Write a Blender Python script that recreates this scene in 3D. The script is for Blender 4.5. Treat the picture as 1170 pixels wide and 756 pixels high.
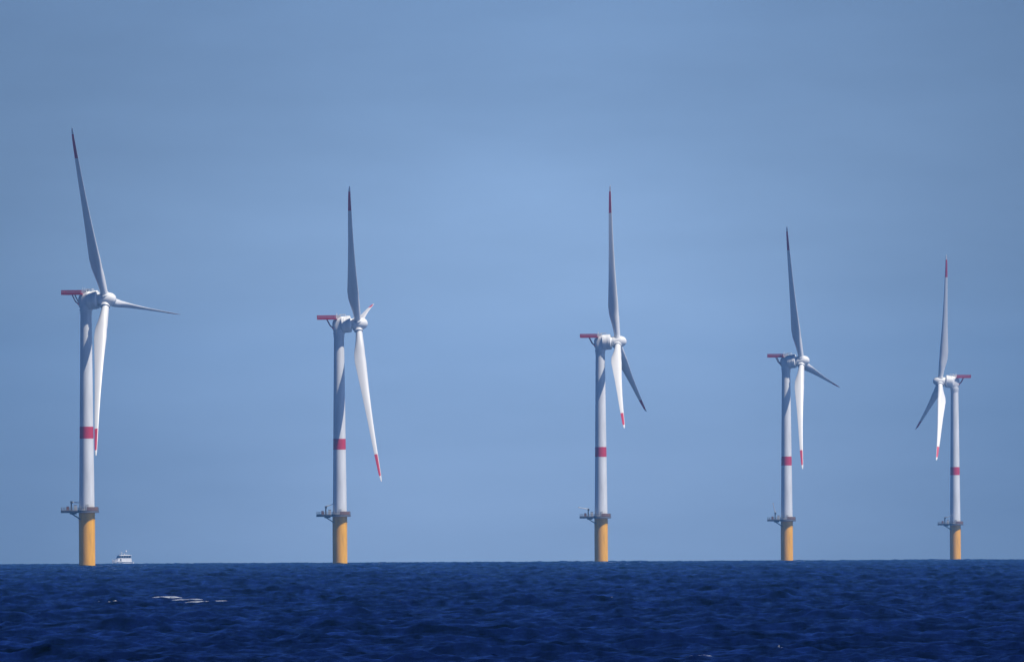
import bpy, math, random
import numpy as np
from mathutils import Matrix, Vector

R = math.radians
random.seed(7)
rng = np.random.default_rng(11)
scene = bpy.context.scene
for o in list(bpy.data.objects):
    bpy.data.objects.remove(o, do_unlink=True)
COL = scene.collection

# ------------------------------------------------------------------ camera
EARTH = 6.371e6 * 7 / 6            # effective earth radius with refraction
CAM_H = 5.0
cam_d = bpy.data.cameras.new('camera')
cam_d.sensor_width = 36.0
cam_d.sensor_fit = 'HORIZONTAL'
cam_d.lens = 17290 * 36.0 / 1170   # very long telephoto
cam_d.clip_start = 1.0
cam_d.clip_end = 60000.0
cam = bpy.data.objects.new('camera', cam_d)
COL.objects.link(cam)
pitch, roll = R(0.8067), R(0.2834)
cam.matrix_world = (Matrix.Translation((0, 0, CAM_H)) @ Matrix.Rotation(R(90) + pitch, 4, 'X')
                    @ Matrix.Rotation(-roll, 4, 'Z'))
scene.camera = cam

# ------------------------------------------------------------------ sun, sky, exposure
SUN_AZ = R(60)                     # to the right of the line from the turbines to the camera
SUN_EL = R(60)
S = Vector((math.sin(SUN_AZ) * math.cos(SUN_EL), -math.cos(SUN_AZ) * math.cos(SUN_EL), math.sin(SUN_EL)))
sun_d = bpy.data.lights.new('sun', 'SUN')
sun_d.energy = 5.0
sun_d.angle = R(0.53)
sun_d.color = (1.0, 0.93, 0.82)
sun = bpy.data.objects.new('sun', sun_d)
sun.rotation_euler = S.to_track_quat('Z', 'Y').to_euler()
sun.location = (500, -500, 600)
COL.objects.link(sun)

world = bpy.data.worlds.new('World')
scene.world = world
world.use_nodes = True
wn, wl = world.node_tree.nodes, world.node_tree.links
wn.clear()
w_out = wn.new('ShaderNodeOutputWorld')
w_bg = wn.new('ShaderNodeBackground')
w_bg.inputs['Strength'].default_value = 0.062
sky = wn.new('ShaderNodeTexSky')
sky.sky_type = 'NISHITA'
sky.sun_disc = False
sky.sun_elevation = SUN_EL
sky.sun_rotation = math.atan2(S.x, S.y)
sky.altitude = 0
sky.air_density = 1.0
sky.dust_density = 0.25
sky.ozone_density = 1.5
w_tint = wn.new('ShaderNodeMix'); w_tint.data_type = 'RGBA'; w_tint.blend_type = 'MULTIPLY'
w_tint.inputs[0].default_value = 1.0
wl.new(sky.outputs[0], w_tint.inputs[6])
w_tint.inputs[7].default_value = (0.545, 0.80, 1.58, 1)
# thin veils of high cloud, barely lighter than the blue
tc = wn.new('ShaderNodeTexCoord')
mp = wn.new('ShaderNodeMapping'); mp.inputs['Scale'].default_value = (26, 26, 110)
mp.inputs['Rotation'].default_value = (0, R(9), 0)
nz = wn.new('ShaderNodeTexNoise'); nz.inputs['Scale'].default_value = 1.6
nz.inputs['Detail'].default_value = 5; nz.inputs['Roughness'].default_value = 0.5
rm = wn.new('ShaderNodeMapRange')
rm.inputs[1].default_value = 0.3; rm.inputs[2].default_value = 0.75
rm.inputs[3].default_value = 0.91; rm.inputs[4].default_value = 1.07
w_cl = wn.new('ShaderNodeVectorMath'); w_cl.operation = 'SCALE'
wl.new(tc.outputs['Generated'], mp.inputs[0]); wl.new(mp.outputs[0], nz.inputs['Vector'])
wl.new(nz.outputs[0], rm.inputs[0])
wl.new(w_tint.outputs[2], w_cl.inputs[0]); wl.new(rm.outputs[0], w_cl.inputs['Scale'])
# paler patch put into the sky colour ahead, imitating lens falloff towards the corners
def vmath(op, a, b_=None):
    q = wn.new('ShaderNodeMath'); q.operation = op
    for k_, v in enumerate((a, b_)):
        if v is None: continue
        if isinstance(v, (int, float)): q.inputs[k_].default_value = v
        else: wl.new(v, q.inputs[k_])
    return q.outputs[0]
sp = wn.new('ShaderNodeSeparateXYZ'); wl.new(tc.outputs['Generated'], sp.inputs[0])
nb_ = wn.new('ShaderNodeTexNoise'); nb_.inputs['Scale'].default_value = 22; nb_.inputs['Detail'].default_value = 2
wl.new(tc.outputs['Generated'], nb_.inputs['Vector'])
gx = vmath('POWER', vmath('DIVIDE', vmath('ABSOLUTE', vmath('ADD', sp.outputs[0], vmath('MULTIPLY', vmath('SUBTRACT', nb_.outputs[0], 0.5), 0.012))), 0.030), 2.0)
gz = vmath('POWER', vmath('DIVIDE', vmath('ABSOLUTE', vmath('SUBTRACT', sp.outputs[2], 0.008)), 0.030), 2.0)
ge = vmath('EXPONENT', vmath('MULTIPLY', vmath('ADD', gx, gz), -1.0))
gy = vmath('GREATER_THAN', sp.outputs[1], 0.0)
gr = vmath('ADD', vmath('MULTIPLY', sp.outputs[1], 0.12), 0.38)  # sky dimmed towards behind the camera to cut fill on viewer-facing sides
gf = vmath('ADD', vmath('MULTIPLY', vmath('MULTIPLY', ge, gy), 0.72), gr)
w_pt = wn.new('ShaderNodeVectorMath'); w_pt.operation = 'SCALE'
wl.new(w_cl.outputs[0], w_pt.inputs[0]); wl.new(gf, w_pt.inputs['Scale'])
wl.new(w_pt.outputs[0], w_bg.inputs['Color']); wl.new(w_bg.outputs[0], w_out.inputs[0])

vs = scene.view_settings
vs.view_transform = 'Standard'; vs.look = 'None'; vs.exposure = 0.25; vs.gamma = 1.0
vs.use_curve_mapping = False
cy = scene.cycles
cy.use_denoising = True
cy.max_bounces = 6; cy.volume_bounces = 1; cy.transparent_max_bounces = 8
cy.use_adaptive_sampling = True; cy.adaptive_threshold = 0.01
cy.sample_clamp_indirect = 4.0

# ------------------------------------------------------------------ materials
def mat(name, col, rough=0.5, metal=0.0, var=0.08, scale=0.5, spec=0.5):
    m = bpy.data.materials.new(name); m.use_nodes = True
    n, l = m.node_tree.nodes, m.node_tree.links
    b = n['Principled BSDF']
    b.inputs['Roughness'].default_value = rough
    b.inputs['Metallic'].default_value = metal
    b.inputs['Specular IOR Level'].default_value = spec
    t = n.new('ShaderNodeTexCoord')
    mpn = n.new('ShaderNodeMapping'); mpn.inputs['Scale'].default_value = (1, 1, 0.15)   # weather streaks run downwards
    x = n.new('ShaderNodeTexNoise'); x.inputs['Scale'].default_value = scale
    x.inputs['Detail'].default_value = 6
    r = n.new('ShaderNodeValToRGB')
    c0 = [max(0, c * (1 - 2 * var)) for c in col]; c1 = [min(1, c * (1 + var)) for c in col]
    r.color_ramp.elements[0].position = 0.3; r.color_ramp.elements[0].color = (*c0, 1)
    r.color_ramp.elements[1].position = 0.65; r.color_ramp.elements[1].color = (*c1, 1)
    l.new(t.outputs['Object'], mpn.inputs[0]); l.new(mpn.outputs[0], x.inputs['Vector'])
    l.new(x.outputs[0], r.inputs[0]); l.new(r.outputs[0], b.inputs['Base Color'])
    return m

M = dict(
    white=mat('white_paint', (0.74, 0.75, 0.76), 0.45),
    blade=mat('blade_gelcoat', (0.72, 0.73, 0.74), 0.4, var=0.04),
    red=mat('red_paint', (0.54, 0.035, 0.07), 0.5),
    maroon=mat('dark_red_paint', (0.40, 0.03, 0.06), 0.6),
    yellow=mat('yellow_paint', (0.86, 0.42, 0.025), 0.5, var=0.10, scale=0.8),
    steel=mat('galvanised_steel', (0.13, 0.13, 0.15), 0.6, 0.2),
    dark=mat('dark_steel', (0.06, 0.065, 0.075), 0.6, 0.2),
    brown=mat('brown_board', (0.16, 0.09, 0.07), 0.7),
    grey=mat('pale_grey_paint', (0.50, 0.52, 0.54), 0.5),
    orange=mat('orange_box_paint', (0.25, 0.11, 0.07), 0.55),
    glass=mat('dark_window_glass', (0.02, 0.025, 0.04), 0.08, var=0.0),
    navy=mat('navy_hull_paint', (0.02, 0.03, 0.07), 0.35),
    boat=mat('boat_white_paint', (0.80, 0.80, 0.79), 0.35, var=0.03),
)

# ------------------------------------------------------------------ mesh helpers
class MB:
    """Collects shapes in one vertex / face list and links them as one mesh."""
    def __init__(s):
        s.v, s.f, s.sm = [], [], []
    def add(s, vs, fs, smooth=False, mtx=None):
        k = len(s.v)
        s.v += [tuple(mtx @ Vector(p)) if mtx else tuple(p) for p in vs]
        s.f += [tuple(i + k for i in f) for f in fs]; s.sm += [smooth] * len(fs)
    def box(s, c, d, mtx=None):
        x, y, z = (q / 2 for q in d)
        vs = [(c[0] + i * x, c[1] + j * y, c[2] + k * z) for i in (-1, 1) for j in (-1, 1) for k in (-1, 1)]
        s.add(vs, [(0, 1, 3, 2), (4, 6, 7, 5), (0, 4, 5, 1), (2, 3, 7, 6), (0, 2, 6, 4), (1, 5, 7, 3)], False, mtx)
    def bar(s, a, b, r, n=8):
        a, b = Vector(a), Vector(b)
        q = (b - a).to_track_quat('Z', 'Y').to_matrix().to_4x4()
        s.lathe([(0, 0), (r, 0), (r, (b - a).length), (0, (b - a).length)], n, Matrix.Translation(a) @ q)
    def lathe(s, prof, n=48, mtx=None, split=True):
        """prof: (radius, height) about local Z; hard edge between segments"""
        for (r0, z0), (r1, z1) in zip(prof, prof[1:]):
            vs, fs = [], []
            for i in range(n):
                t = 2 * math.pi * i / n
                vs += [(r0 * math.cos(t), r0 * math.sin(t), z0), (r1 * math.cos(t), r1 * math.sin(t), z1)]
            for i in range(n):
                j = (i + 1) % n
                fs.append((2 * i, 2 * j, 2 * j + 1, 2 * i + 1))
            s.add(vs, fs, True, mtx)
    def round_lathe(s, prof, n=48, mtx=None):
        vs, fs = [], []
        for (r, z) in prof:
            for i in range(n):
                t = 2 * math.pi * i / n
                vs.append((r * math.cos(t), r * math.sin(t), z))
        for k in range(len(prof) - 1):
            for i in range(n):
                j = (i + 1) % n
                fs.append((k * n + i, k * n + j, (k + 1) * n + j, (k + 1) * n + i))
        s.add(vs, fs, True, mtx)
    def prism(s, poly, z0, z1, mtx=None):
        n = len(poly)
        vs = [(x, y, z0) for x, y in poly] + [(x, y, z1) for x, y in poly]
        fs = [tuple(reversed(range(n))), tuple(range(n, 2 * n))]
        fs += [(i, (i + 1) % n, n + (i + 1) % n, n + i) for i in range(n)]
        s.add(vs, fs, False, mtx)
    def build(s, name, m, parent=None, weld=False):
        me = bpy.data.meshes.new(name)
        me.from_pydata(s.v, [], s.f); me.update()
        me.polygons.foreach_set('use_smooth', s.sm)
        me.materials.append(m)
        o = bpy.data.objects.new(name, me); COL.objects.link(o)
        if parent: o.parent = parent
        return o

def thing(name, label, cat, loc, group=None):
    o = bpy.data.objects.new(name, None); COL.objects.link(o)
    o.empty_display_size = 2.0
    o.location = loc; o['label'] = label; o['category'] = cat
    if group: o['group'] = group
    return o

# ------------------------------------------------------------------ sea: one curved sheet with real waves
CREST = [  # breaking crests: x, y, half length along the crest, strength
    (-34.7,1521,1.6,1.40),(-30.9,1440,2.4,0.95),(-27.8,1389,2.9,1.00),(-37.9,1440,.5,.9),(-36.0,1375,.5,.85),(-38.6,1415,.4,.8),(-35.4,1390,.55,.8),(-36.8,1398,.35,.8),(-37.5,1403,1.7,0.75),(-34.6,1335,0.62,0.70),
    (-30.0,1217,0.56,0.35),(-30.1,1727,0.90,0.50),(-117.3,4045,2.81,0.40),(-60.3,2180,1.13,0.35),(-100.8,3068,1.06,0.40),
    (-34.2,1047,0.85,0.30),(-9.8,1283,1.19,0.38),(-9.5,1433,0.66,0.30),(-13.6,1934,1.34,0.50),(-14.0,2800,1.30,0.50),
    (-22.5,4044,1.17,0.40),(-3.3,2768,1.28,0.50),(-13.1,1105,0.38,0.50),(-3.2,1185,0.48,0.40),(8.4,682,0.80,0.55),
    (53.5,3674,2.13,0.70),(3.1,654,0.53,0.40),(9.1,1431,0.41,0.60),(3.1,1670,0.68,0.40),(17.4,1964,0.68,0.30),
    (6.0,4772,2.21,0.50),(48.7,2611,0.91,0.70),(42.4,1359,0.79,0.70),(24.4,874,0.81,0.28),(26.1,863,1.30,0.25),
    (13.0,738,0.30,0.40),(97.2,3137,1.45,0.40),(51.8,5346,1.86,0.40),(92.7,2771,0.80,0.40),(22.8,1014,0.47,0.20)]

def build_sea():
    a = [0.0]
    while a[-1] < math.pi:
        t = math.degrees(a[-1])
        a.append(a[-1] + R(0.0078 if t < 2.5 else min(7.0, 0.0078 * (1 + (t - 2.5) * 9))))
    a = np.array(a[:-1]); a = np.concatenate([-a[:0:-1], a])
    r = [1.0]
    while r[-1] < 15500:
        q = r[-1]
        r.append(q + max(0.12 * (q / 628) ** 1.6, 0.1 if q > 560 else (0.5 if q > 350 else 1.5)))
    r = np.array(r)
    nr, na = len(r), len(a)
    A, Rr = np.meshgrid(a, r)
    X = (Rr * np.sin(A)).astype(np.float32); Y = (Rr * np.cos(A)).astype(np.float32)
    H = np.zeros_like(X)
    n = 140
    lam = np.exp(np.linspace(math.log(0.5), math.log(26), n))
    k = 2 * math.pi / lam
    kp = 2 * math.pi / 14.0
    amp = np.sqrt(np.exp(-1.25 * (kp / k) ** 2) * k ** -2.5 * k * (math.log(26 / 0.5) / n))
    amp *= WAVE_SIGMA / math.sqrt((amp ** 2).sum() / 2)
    wind = R(240)
    th = wind + rng.normal(0, 0.65, n)
    ph = rng.uniform(0, 2 * math.pi, n)
    for i in range(n):
        # a wave finer than the mesh spacing in depth is left to the bump of the material
        step = np.maximum(0.12 * (r / 628) ** 1.6, 0.1)
        w = np.clip((lam[i] / abs(math.sin(th[i]) + 1e-3) / step - 2) / 2, 0.35, 1)[:, None].astype(np.float32)
        s = np.sin((k[i] * math.cos(th[i])) * X + (k[i] * math.sin(th[i])) * Y + np.float32(ph[i]))
        H += (w * np.float32(amp[i])) * s
    for i in range(14):                                      # long low swell that gives the horizon its uneven line
        L = 22 * 1.09 ** i; kk = 2 * math.pi / L; tt = R(262) + rng.normal(0, 0.4); pp = rng.uniform(0, 6.28)
        H += np.float32(0.046) * np.sin((kk * math.cos(tt)) * X + (kk * math.sin(tt)) * Y + np.float32(pp))
    damp = np.interp(np.abs(np.degrees(a)), [0, 2.7, 6, 20, 180], [1, 1, .6, .15, .05]).astype(np.float32)
    sig = WAVE_SIGMA
    H = H + 0.14 / sig * (H * H - sig * sig * 0.9)          # sharper crests, flatter troughs
    foam = np.zeros_like(H)
    for (x, y, hw, st) in CREST:
        sl = np.where((r > y - 25) & (r < y + 25))[0]
        cs = np.where(np.abs(a - math.atan2(x, y)) < 4 * hw / y)[0]
        if not len(sl) or not len(cs): continue
        ix = np.ix_(sl, cs)
        dx = (X[ix] - x) / hw; dy = (Y[ix] - y) / 2.6 + 0.3 * dx * rng.normal()
        dy = dy + 0.5 * np.sin(X[ix] * 5 / hw + y) + 0.25 * np.sin(X[ix] * 13 / hw + x)
        e = np.exp(-(np.abs(dx) ** 3) * 0.8 - dy * dy)
        jag = 0.8 + 0.2 * np.sin(X[ix] * 3.7 / hw + x) * np.sin(X[ix] * 2.1 / hw + 1.3 * y)
        H[ix] = np.maximum(H[ix], -0.1) * (1 - e) + e * (np.maximum(H[ix], 0.22) + (CREST_H * (0.5 + st * 0.7) + (0.08 if st > 0.88 else 0)) * jag)
        foam[ix] = np.maximum(foam[ix], np.clip(e * 1.6 * (0.3 + st) - 0.3, 0, 1.1) * (0.8 + 0.2 * np.sin(X[ix] * 3.1 / hw + y) * np.sin(X[ix] * 5.3 / hw + x)))
    H *= damp[None, :]; foam *= (damp[None, :] > .9)
    Z = H - 0.3 - (Rr * Rr / (2 * EARTH)).astype(np.float32)
    co = np.stack([X, Y, Z], -1).reshape(-1, 3).astype(np.float32)
    i = np.arange(nr - 1)[:, None] * na + np.arange(na - 1)[None, :]
    f = np.stack([i, i + 1, i + na + 1, i + na], -1)[..., ::-1].reshape(-1, 4)
    ic = np.arange(nr - 1)[:, None] * na
    close = np.stack([ic + na - 1, ic, ic + na, ic + 2 * na - 1], -1)[..., ::-1].reshape(-1, 4)
    f = np.concatenate([f, close]).astype(np.int32)
    me = bpy.data.meshes.new('sea')
    me.vertices.add(len(co)); me.vertices.foreach_set('co', co.ravel())
    me.loops.add(f.size); me.loops.foreach_set('vertex_index', f.ravel())
    me.polygons.add(len(f)); me.polygons.foreach_set('loop_start', np.arange(0, f.size, 4, dtype=np.int32))
    me.polygons.foreach_set('use_smooth', np.ones(len(f), dtype=bool))
    at = me.attributes.new('foam', 'FLOAT', 'POINT'); at.data.foreach_set('value', foam.astype(np.float32).ravel())
    me.update(calc_edges=True)
    o = bpy.data.objects.new('sea', me); COL.objects.link(o)
    o['kind'] = 'structure'; o['label'] = 'dark navy choppy sea with scattered whitecaps'
    print('sea', nr, na, nr * na)
    return o

WAVE_SIGMA = 0.115
CREST_H = 0.12
sea = build_sea()
m = bpy.data.materials.new('sea_water'); m.use_nodes = True
n, l = m.node_tree.nodes, m.node_tree.links
n.remove(n['Principled BSDF'])
deep = n.new('ShaderNodeBsdfDiffuse'); deep.inputs['Color'].default_value = (0.0002, 0.0009, 0.0042, 1)   # light coming back out of deep water
gl = n.new('ShaderNodeBsdfGlossy'); gl.inputs['Roughness'].default_value = 0.05
gl.inputs['Color'].default_value = (0.27, 0.38, 0.65, 1)
fr = n.new('ShaderNodeFresnel'); fr.inputs['IOR'].default_value = 1.333
fm = n.new('ShaderNodeMath'); fm.operation = 'MULTIPLY'; fm.inputs[1].default_value = 0.66           # ripples too fine to model dull the mirror
b = n.new('ShaderNodeMixShader')
# gust streaks: water roughened by wind mirrors less than the slicks between
gt = n.new('ShaderNodeTexCoord'); gm_ = n.new('ShaderNodeMapping'); gm_.inputs['Scale'].default_value = (0.55, 0.05, 0.5)
gm_.inputs['Rotation'].default_value = (0, 0, R(4))
gn = n.new('ShaderNodeTexNoise'); gn.inputs['Scale'].default_value = 1.0; gn.inputs['Detail'].default_value = 6; gn.inputs['Roughness'].default_value = 0.65
gr_ = n.new('ShaderNodeMapRange'); gr_.inputs[1].default_value = 0.32; gr_.inputs[2].default_value = 0.68
gr_.inputs[3].default_value = 0.12; gr_.inputs[4].default_value = 1.0
l.new(gt.outputs['Object'], gm_.inputs[0]); l.new(gm_.outputs[0], gn.inputs['Vector']); l.new(gn.outputs[0], gr_.inputs[0])
l.new(gr_.outputs[0], fm.inputs[1])
l.new(fr.outputs[0], fm.inputs[0]); l.new(fm.outputs[0], b.inputs[0])
l.new(deep.outputs[0], b.inputs[1]); l.new(gl.outputs[0], b.inputs[2])
t = n.new('ShaderNodeTexCoord')
n1 = n.new('ShaderNodeTexNoise'); n1.inputs['Scale'].default_value = 0.55; n1.inputs['Detail'].default_value = 5
n1.inputs['Roughness'].default_value = 0.6
bp = n.new('ShaderNodeBump'); bp.inputs['Strength'].default_value = 1.0; bp.inputs['Distance'].default_value = 0.03
fb = n.new('ShaderNodeBsdfPrincipled'); fb.inputs['Base Color'].default_value = (0.47, 0.53, 0.60, 1)
fb.inputs['Roughness'].default_value = 0.9
at = n.new('ShaderNodeAttribute'); at.attribute_name = 'foam'
n2 = n.new('ShaderNodeTexNoise'); n2.inputs['Scale'].default_value = 3.5; n2.inputs['Detail'].default_value = 7; n2.inputs['Roughness'].default_value = 0.7
ma = n.new('ShaderNodeMath'); ma.operation = 'MULTIPLY'
mr = n.new('ShaderNodeMapRange'); mr.inputs[1].default_value = 0.26; mr.inputs[2].default_value = 0.62; mr.inputs[4].default_value = 0.85
mx = n.new('ShaderNodeMixShader')
l.new(t.outputs['Object'], n1.inputs['Vector']); l.new(n1.outputs[0], bp.inputs['Height']); 
for q in (gl, fr): l.new(bp.outputs[0], q.inputs['Normal'])
l.new(t.outputs['Object'], n2.inputs['Vector']); l.new(n2.outputs[0], ma.inputs[0]); l.new(at.outputs['Fac'], ma.inputs[1])
l.new(ma.outputs[0], mr.inputs[0]); l.new(mr.outputs[0], mx.inputs[0])
l.new(b.outputs[0], mx.inputs[1]); l.new(fb.outputs[0], mx.inputs[2])
l.new(mx.outputs[0], n['Material Output'].inputs['Surface'])
sea.data.materials.append(m)

# ------------------------------------------------------------------ haze: one box of even air round everything
HAZE = 3.0e-5
hb = MB(); hb.box((0, 0, 90), (33000, 33000, 260))
hm = bpy.data.materials.new('sea_haze'); hm.use_nodes = True
hn, hl = hm.node_tree.nodes, hm.node_tree.links
hn.clear()
ho = hn.new('ShaderNodeOutputMaterial'); hv = hn.new('ShaderNodeVolumePrincipled')
hv.inputs['Color'].default_value = (0.14, 0.46, 1.0, 1)
hv.inputs['Density'].default_value = HAZE
hl.new(hv.outputs[0], ho.inputs['Volume'])
if HAZE > 0:
    haze = hb.build('haze', hm); haze['kind'] = 'stuff'; haze['label'] = 'thin blue haze over the sea'

# ------------------------------------------------------------------ wind turbine (first one, at its base)
HUB_H, OVER, TILT, CONE, RT = 104.2, 8.38, R(5.56), 4.56, 75.0
DECK = 21.2
NAC0 = Matrix.Translation((OVER, 0, HUB_H)) @ Matrix.Rotation(-TILT, 4, 'Y')    # rotor frame: +X is the upwind axis
AX = Matrix.Rotation(R(90), 4, 'Y')                                             # lathe axis Z -> X

def interp(x, xs, ys): return float(np.interp(x, xs, ys))

def blade_section(r, grow=0.0, lo=0.0, hi=1.0, n=36):
    """closed airfoil loop at radius r: x towards the wind (leading edge), y across the rotor plane"""
    ch = interp(r, [1.5, 4, 8, 13, 18, 24, 32, 45, 60, 70, 73.5, 74.6, 75], [2.9, 2.9, 3.5, 4.7, 5.0, 4.3, 3.4, 2.4, 1.65, 1.1, .75, .4, .1])
    th = interp(r, [1.5, 4, 8, 13, 18, 26, 40, 60, 75], [1, 1, .8, .5, .36, .27, .22, .18, .16])
    rd = interp(r, [4, 14], [1.0, 0.0])
    tw = R(interp(r, [4, 15, 35, 75], [-14, -12, -7, -3]))
    f = r / RT
    off = CONE * (0.55 * f + 0.45 * f * f)
    pts = []
    for i in range(n):
        u = 2 * math.pi * i / n
        c = 0.5 * (1 + math.cos(u))                            # 1 at the trailing edge, 0 at the leading edge
        yt = 5 * th * (.2969 * math.sqrt(c) - .126 * c - .3516 * c * c + .2843 * c ** 3 - .1036 * c ** 4) * (1 if u < math.pi else -1)
        cam_ = 0.04 * 4 * c * (1 - c)
        ax, ay = (0.30 - c) * ch, (yt + cam_) * ch
        cx, cy_ = -math.cos(u) * ch / 2, math.sin(u) * ch / 2
        x, y = ax * (1 - rd) + cx * rd, ay * (1 - rd) + cy_ * rd
        q = math.hypot(x, y) or 1
        x, y = x * (1 + grow / q), y * (1 + grow / q)
        pts.append((x * math.cos(tw) - y * math.sin(tw) + off, x * math.sin(tw) + y * math.cos(tw), r))
    return pts

def loft(loops, caps=True, closed=True):
    mb = MB(); n = len(loops[0]); vs = [p for L in loops for p in L]; fs = []
    for k in range(len(loops) - 1):
        for i in range(n if closed else n - 1):
            j = (i + 1) % n
            fs.append((k * n + i, k * n + j, (k + 1) * n + j, (k + 1) * n + i))
    if caps: fs += [tuple(reversed(range(n))), tuple((len(loops) - 1) * n + i for i in range(n))]
    mb.add(vs, fs, True)
    return mb

RADII = [1.5, 2.5, 4, 5.5, 7, 8.5, 10, 12, 14, 16, 18, 20, 23, 26, 30, 35, 40, 45, 50, 55, 60, 64, 68, 71, 73, 74, 74.6, 75]

def add_blade(parent):
    bl = loft([blade_section(r) for r in RADII]).build('blade', M['blade'], parent)
    # red marking wraps the outer blade and leaves the leading edge strip white
    secs = [blade_section(r, 0.012) for r in (61.8, 64, 66, 68, 70, 72.1)]
    n = len(secs[0])
    keep = [i % n for i in range(-14, 15)]
    loft([[s[i] for i in keep] for s in secs], caps=False, closed=False).build('red_tip_band', M['red'], bl)
    return bl

def make_turbine():
    root = thing('wind_turbine', '', 'wind turbine', (0, 0, 0), 'wind turbines standing in a row in the sea')
    # yellow foundation piece and its platform
    t = MB(); t.lathe([(3.2, -14), (3.2, 17.6), (3.28, 17.65), (3.28, 18.1), (3.2, 18.15), (3.2, DECK)], 64)
    tp = t.build('transition_piece', M['yellow'], root)
    p = MB()
    poly = [(4.75 * math.cos(R(d)), 4.75 * math.sin(R(d))) for d in range(-135, 136, 10)]
    poly += [(-6.0, 3.6), (-10.2, 3.4), (-10.2, -3.4), (-6.0, -3.6)]
    p.prism(poly, DECK - .1, DECK + 0.28)
    for y in (-2.2, 2.2): p.box((-5.4, y, DECK - 0.75), (2.6, 0.3, 0.7))
    for (x0, y0), (x1, y1) in zip(poly, poly[1:]):             # edge beam under the walkway
        if x0 > -4: p.bar((x0 * .97, y0 * .97, DECK - .3), (x1 * .97, y1 * .97, DECK - .3), 0.28, 8)
    for x in (-9.9, -8, -6.2): p.box((x, 0, DECK - 0.16), (0.25, 6.6, 0.3))
    for y in (-3.0, 3.0): p.box((-7.2, y, DECK - 0.3), (6.0, 0.25, 0.55))
    plat = p.build('work_platform', M['steel'], root)
    for y in (-2.2, 2.2):
        br = MB(); br.bar((-2.4, y, DECK - 3.2), (-6.6, y, DECK - 0.5), 0.22)
        br.build('support_bracket', M['steel'], plat)
    rl = MB(); zt = DECK + 0.28
    ring = poly + [poly[0]]
    for (x0, y0), (x1, y1) in zip(ring, ring[1:]):
        L = math.hypot(x1 - x0, y1 - y0); k = max(1, round(L / 1.2))
        for i in range(k):
            px, py = x0 + (x1 - x0) * i / k, y0 + (y1 - y0) * i / k
            rl.bar((px * .985, py * .985, zt), (px * .985, py * .985, zt + 1.25), 0.05, 6)
        for h in (0.45, 0.85, 1.25): rl.bar((x0 * .985, y0 * .985, zt + h), (x1 * .985, y1 * .985, zt + h), 0.065, 6)
        rl.bar((x0 * .985, y0 * .985, zt + .12), (x1 * .985, y1 * .985, zt + .14), 0.15, 6)
    rl.build('railing', M['steel'], plat)
    sg = MB()      # curved board fixed along the railing on the seaward side
    vs, fs = [], []
    for i in range(13):
        d = R(-88 + i * 5.2)
        for rr in (4.81, 4.87):
            for h in (0.05, 1.45): vs.append((rr * math.cos(d), rr * math.sin(d), zt + h))
    for i in range(12):
        a = 4 * i
        fs += [(a, a + 4, a + 5, a + 1), (a + 2, a + 3, a + 7, a + 6), (a + 1, a + 5, a + 7, a + 3), (a, a + 2, a + 6, a + 4)]
    fs += [(0, 1, 3, 2), (48, 50, 51, 49)]
    sg.add(vs, fs); sg.build('railing_board', M['brown'], plat)
    cb = MB(); cb.box((-4.4, -1.6, zt + 1.1), (1.2, 1.6, 2.2)); cb.box((-4.4, -1.6, zt + 2.25), (1.35, 1.75, 0.1))
    cb.build('equipment_cabinet', M['grey'], plat)
    bx = MB(); bx.box((-7.5, -1.8, zt + 0.8), (1.0, 1.4, 1.6)); bx.box((-7.5, -1.8, zt + 1.65), (1.1, 1.5, 0.1))
    bx.build('storage_box', M['orange'], plat)
    cr = MB()
    cr.lathe([(0.0, 0), (0.45, 0), (0.45, 0.3), (0.3, 0.35), (0.28, 3.2), (0.42, 3.25), (0.42, 3.8), (0, 3.8)], 16)
    cr.box((0.1, 0, 3.3), (0.9, 0.7, 0.9))
    crane = cr.build('davit_crane', M['dark'], plat); crane.location = (-6.1, -0.6, zt)
    jb = MB()
    jb.bar((0, 0, 0), (0, 0, 5.2), 0.16); jb.bar((0.35, 0, -0.4), (0.05, 0, 2.6), 0.09); jb.box((0, 0, 5.2), (0.55, 0.3, 0.5))
    jb.build('crane_boom', M['grey'], root)     # parented to the platform below
    boom = root.children[-1] if root.children[-1].name.startswith('crane_boom') else [c for c in root.children if c.name.startswith('crane_boom')][0]
    boom.parent = plat; boom.location = (-6.1, -0.6, zt + 3.5)
    # tower
    ZT = HUB_H - 4.6
    rad = lambda z: 3.05 + (2.2 - 3.05) * (z - DECK) / (ZT - DECK)
    w = MB()
    w.lathe([(3.22, DECK + .28), (3.22, DECK + .55)] + [(rad(DECK + .55), DECK + .55)], 64)
    secs = [DECK + .55, 47, 72, ZT - 0.6]
    for a, c in zip(secs, secs[1:]):
        w.lathe([(rad(a), a), (rad(c) , c)], 64)
    tower = w.build('tower', M['white'], root)
    for zf in (47, 72):
        pass
    bd = MB(); bd.lathe([(rad(49.9), 49.9), (rad(49.9) + .015, 49.9), (rad(54.6) + .015, 54.6), (rad(54.6), 54.6)], 64)
    bd.build('red_band', M['red'], tower)
    dr = MB(); dr.box((0.3, -3.1, DECK + 1.7), (1.0, 0.12, 2.2)); dr.build('door', M['grey'], tower)
    # top of the tower
    y = MB(); y.lathe([(2.2, ZT - .6), (2.45, ZT - .6), (2.45, ZT - .1), (2.25, ZT - .1), (2.25, ZT + .5), (2.55, ZT + .5), (2.55, ZT + 1.3), (0, ZT + 1.3)], 48)
    y.build('yaw_collar', M['white'], root)
    # machine house: bent body over the tower, in the turbine's own yaw frame
    nb = MB()
    def ring(x, zc, hw, hh, n=28, e=0.45):
        out = []
        for i in range(n):
            u = 2 * math.pi * i / n; c, s_ = math.cos(u), math.sin(u)
            out.append((x, hw * abs(c) ** e * (1 if c > 0 else -1), zc + hh * abs(s_) ** e * (1 if s_ > 0 else -1)))
        return out
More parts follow.
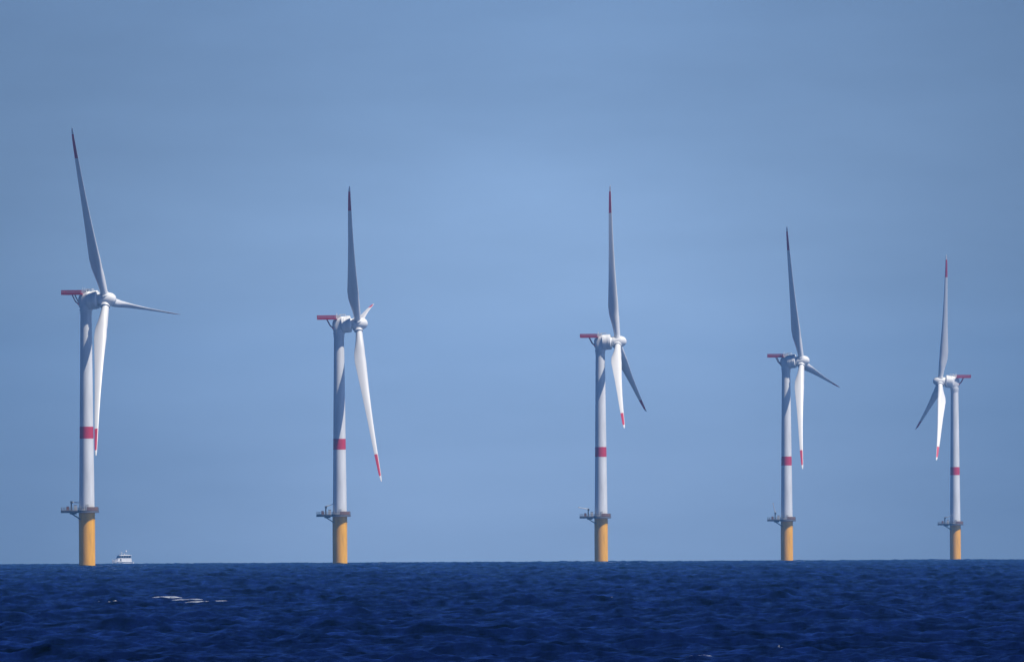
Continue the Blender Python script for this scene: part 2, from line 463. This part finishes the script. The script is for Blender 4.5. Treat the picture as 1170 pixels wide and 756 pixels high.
    L = [ring(-2.8, HUB_H - 0.3, 1.3, 1.5), ring(-2.4, HUB_H - .3, 1.8, 2.4), ring(-1.0, HUB_H - .3, 2.1, 3.0), ring(1.0, HUB_H + .2, 2.4, 3.5, e=.55), ring(2.0, HUB_H + 0.6, 3.0, 3.3, e=.8)]
    nb = loft(L)
    nb.lathe([(2.3, ZT + 1.0), (2.45, ZT + 2.6)], 40)
    nac = nb.build('nacelle', M['white'], root)
    g = MB()
    gm = Matrix.Translation((0, 0, 0.8)) @ NAC0 @ AX
    g.lathe([(0, -7.4), (3.2, -7.4), (3.62, -7.0), (3.62, -3.4), (3.3, -3.1), (2.3, -3.1), (2.2, -2.4), (0, -2.4)], 64, gm)
    g.lathe([(3.62, -6.1), (3.72, -6.1), (3.72, -5.9), (3.62, -5.9)], 64, gm)
    g.lathe([(3.62, -4.5), (3.72, -4.5), (3.72, -4.3), (3.62, -4.3)], 64, gm)
    gen = g.build('generator', M['white'], root)
    ck = MB(); ck.box((-0.2, 0, HUB_H + 3.5), (2.0, 3.2, 1.5)); ck.box((1.6, 0, HUB_H + 4.5), (2.6, 2.4, 0.35)); ck.bar((-0.9, 1.2, HUB_H + 4.0), (-0.9, 1.2, HUB_H + 5.3), 0.06); ck.bar((-0.9, -1.2, HUB_H + 4.0), (-0.9, -1.2, HUB_H + 5.3), 0.06)
    ck.build('roof_equipment', M['white'], nac)
    # red helicopter hoist platform behind the machine house
    h = MB(); z0 = HUB_H + 2.5
    h.box((-5.0, 0, z0), (8.8, 5.7, 0.25))
    for yy in (-1.6, 1.6):
        h.bar((-5.2, yy, z0 - .1), (-3.9, yy, z0 - 2.6), 0.22); h.bar((-3.9, yy, z0 - 2.6), (-2.2, yy, z0 - 4.2), 0.24)
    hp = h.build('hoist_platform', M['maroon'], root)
    q = MB()
    for yy in (-2.8, 2.8):
        q.box((-5.4, yy, z0 + .58), (8.0, 0.1, 0.85)); q.box((-5.4, yy, z0 + 1.47), (8.0, 0.1, 0.5))
        for i in range(9): q.bar((-9.3 + i, yy, z0), (-9.3 + i, yy, z0 + 1.75), 0.08, 6)
    q.box((-9.4, 0, z0 + .58), (0.1, 5.4, 0.85)); q.box((-9.4, 0, z0 + 1.47), (0.1, 5.4, 0.5))
    for i in range(6): q.bar((-9.4, -2.5 + i, z0), (-9.4, -2.5 + i, z0 + 1.75), 0.08, 6)
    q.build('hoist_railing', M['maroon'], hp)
    # hub
    u = MB()
    hm_ = Matrix.Translation((0, 0, 0.4)) @ NAC0 @ AX
    u.round_lathe([(0, -2.5), (2.45, -2.5), (2.65, -2.3), (2.72, -1.4), (2.72, 0.8), (2.6, 1.8), (2.3, 2.7), (1.8, 3.45), (1.2, 3.95), (0.55, 4.2), (0, 4.25)], 56, hm_)
    hub = u.build('hub', M['white'], root)
    return root

def add_rotor(root):
    """three blades with their collars, in the rotor frame; azimuth is set per turbine"""
    out = []
    for i in range(3):
        bl = add_blade(root)
        c = MB(); c.lathe([(1.5, 2.0), (1.95, 2.0), (1.95, 2.95), (1.5, 2.95)], 40)
        cl = c.build('blade_collar', M['white'], bl)
        out.append(bl)
    return out

FIXED = ('transition_piece', 'work_platform', 'tower')

def copy_turbine(src):
    r = src.copy(); COL.objects.link(r)
    for ch in list(src.children):
        c = ch.copy(); COL.objects.link(c); c.parent = r
        for gch in list(ch.children):
            d = gch.copy(); COL.objects.link(d); d.parent = c
    return r

def pose(root, yaw, phi, boom_tilt, boom_turn):
    rz = Matrix.Rotation(yaw, 4, 'Z')
    k = 0
    for c in root.children:
        nm = c.name.split('.')[0]
        if nm in FIXED:
            if nm == 'work_platform':
                for d in c.children:
                    if d.name.startswith('crane_boom'):
                        d.rotation_euler = (0, boom_tilt, boom_turn)
            continue
        if nm == 'blade':
            c.matrix_basis = rz @ NAC0 @ Matrix.Rotation(-(phi + k * 2 * math.pi / 3), 4, 'X')
            k += 1
        elif nm != 'yaw_collar':
            c.matrix_basis = rz

proto = make_turbine()
add_rotor(proto)
SPOTS = [  # x, distance, base shift, yaw, azimuth, boom tilt, boom turn, label
    (-168.1, 5971.6, 0.0, -18.14, -26.14, 96, 20, 'tallest and leftmost wind turbine, one blade pointing right, white boat beside its yellow base'),
    (-75.55, 6605.2, -0.3, -2.12, -37.69, -70, 170, 'second turbine from the left, third blade foreshortened to a short white stub'),
    (42.0, 7210.2, 0.0, -5.49, -3.96, -80, 30, 'middle wind turbine, one blade straight up, dark blade behind the white lower blade'),
    (143.8, 7946.7, 0.0, -12.51, -19.81, -12, 0, 'second turbine from the right, crane boom raised on its platform beside the tower'),
    (258.6, 8848.5, -0.5, 184.69, 8.40, -75, 150, 'smallest and rightmost wind turbine, red hoist platform and nacelle tail pointing right'),
]
turbines = [proto] + [copy_turbine(proto) for _ in SPOTS[1:]]
for tb, (x, d, dz, yw, ph_, bt, bn, lab) in zip(turbines, SPOTS):
    tb.location = (x, d, dz - (d * d + x * x) / (2 * EARTH))
    tb['label'] = lab
    pose(tb, R(yw), R(ph_), R(bt), R(bn))

# ------------------------------------------------------------------ white boat near the horizon
def make_boat():
    D, X = 11000.0, -284.0
    b = thing('motor_boat', 'white motor boat with dark window band, far off right of the tallest turbine', 'boat',
              (X, D, -D * D / (2 * EARTH) - 0.4))
    b.scale = (1.13, 1.13, 1.13)
    b.rotation_euler = (0, 0, R(180 + 24))        # bow to the left, a little towards the viewer
    secs = []
    for x, hw, zk, zd in [(-7, 2.5, -.8, 2.0), (-4, 2.7, -.9, 2.0), (0, 2.7, -.9, 2.1), (3, 2.4, -.8, 2.4), (5.5, 1.5, -.5, 2.8), (7.2, 0.25, 0.2, 3.2)]:
        secs.append([(x, 0, zk), (x, hw * .8, zk * .2), (x, hw, zd * .5), (x, hw, zd), (x, 0, zd + .08), (x, -hw, zd), (x, -hw, zd * .5), (x, -hw * .8, zk * .2)])
    h = loft(secs); h.sm = [False] * len(h.sm)
    hull = h.build('hull', M['boat'], b)
    rb = MB(); rb.box((-1.2, 2.74, 1.75), (11, 0.12, 0.22)); rb.box((-1.2, -2.74, 1.75), (11, 0.12, 0.22)); rb.build('rubbing_strake', M['navy'], hull)
    def taper(z0, z1, a, c):     # a: (xmin, xmax, half width) at the bottom, c at the top
        mb = MB()
        vs = [(q[i], s_ * q[2], z) for q, z in ((a, z0), (c, z1)) for i in (0, 1) for s_ in (-1, 1)]
        mb.add(vs, [(0, 1, 3, 2), (4, 6, 7, 5), (0, 2, 6, 4), (1, 5, 7, 3), (0, 4, 5, 1), (2, 3, 7, 6)])
        return mb
    cab = taper(2.05, 4.3, (-5.6, 4.6, 2.3), (-5.4, 3.6, 2.15)).build('cabin', M['boat'], b)
    dr = MB(); dr.box((2.0, 2.26, 3.1), (0.7, 0.14, 1.8)); dr.build('side_door', M['glass'], cab)
    wh = taper(4.3, 5.9, (-5.2, 3.5, 2.1), (-5.1, 2.6, 2.0)).build('window_band', M['glass'], b)
    for x in (-5.1, -3.4, -1.6, 0.2, 1.7):
        for y in (-2.1, 2.1):
            pl = MB(); pl.box((x, y, 5.1), (0.07, 0.1, 1.55)); pl.build('window_pillar', M['boat'], wh)
    rf = MB(); rf.box((-1.3, 0, 6.05), (8.6, 4.5, 0.28)); rf.box((-1.5, 0, 6.3), (6.6, 3.4, 0.24))
    roof = rf.build('roof', M['boat'], b)
    ms = MB(); ms.bar((-2.6, 0, 6.4), (-2.6, 0, 8.4), 0.12); ms.bar((-2.6, -1.2, 7.6), (-2.6, 1.2, 7.6), 0.07); ms.box((-1.2, 0, 6.9), (0.6, 1.4, 0.9))
    mast = ms.build('mast', M['grey'], roof)
    dm = MB(); dm.round_lathe([(0, 0), (.5, .05), (.55, .4), (.45, .75), (.25, .92), (0, 1)], 20, Matrix.Translation((-2.6, 0, 8.3)))
    dm.build('satellite_dome', M['boat'], roof)
    rd = MB(); rd.round_lathe([(0, 0), (.55, .05), (.55, .5), (.3, .75), (0, .8)], 20, Matrix.Translation((0.6, 0, 7.3))); rd.bar((0.6, 0, 6.4), (0.6, 0, 7.35), 0.25)
    rd.build('radar', M['grey'], roof)
    for p0, p1 in (((-3.4, 1.2, 6.3), (-3.7, 1.2, 10.0)), ((1.5, -1.2, 6.3), (1.4, -1.2, 9.0))):
        an = MB(); an.bar(p0, p1, 0.04); an.build('antenna', M['grey'], roof)
    ra = MB()
    for x in (3.6, 4.8, 6.0, 7.0):
        for s_ in (-1, 1):
            w_ = interp(x, [3, 5.5, 7.2], [2.3, 1.4, .25]); ra.bar((x, s_ * w_, interp(x, [3, 5.5, 7.2], [2.4, 2.8, 3.2])), (x, s_ * w_, 3.9), 0.04, 6)
    for s_ in (-1, 1): ra.bar((3.6, s_ * 2.05, 3.9), (6.0, s_ * 1.15, 3.9), 0.04, 6); ra.bar((6.0, s_ * 1.15, 3.9), (7.1, s_ * .3, 3.9), 0.04, 6)
    ra.build('bow_rail', M['grey'], hull)
make_boat()
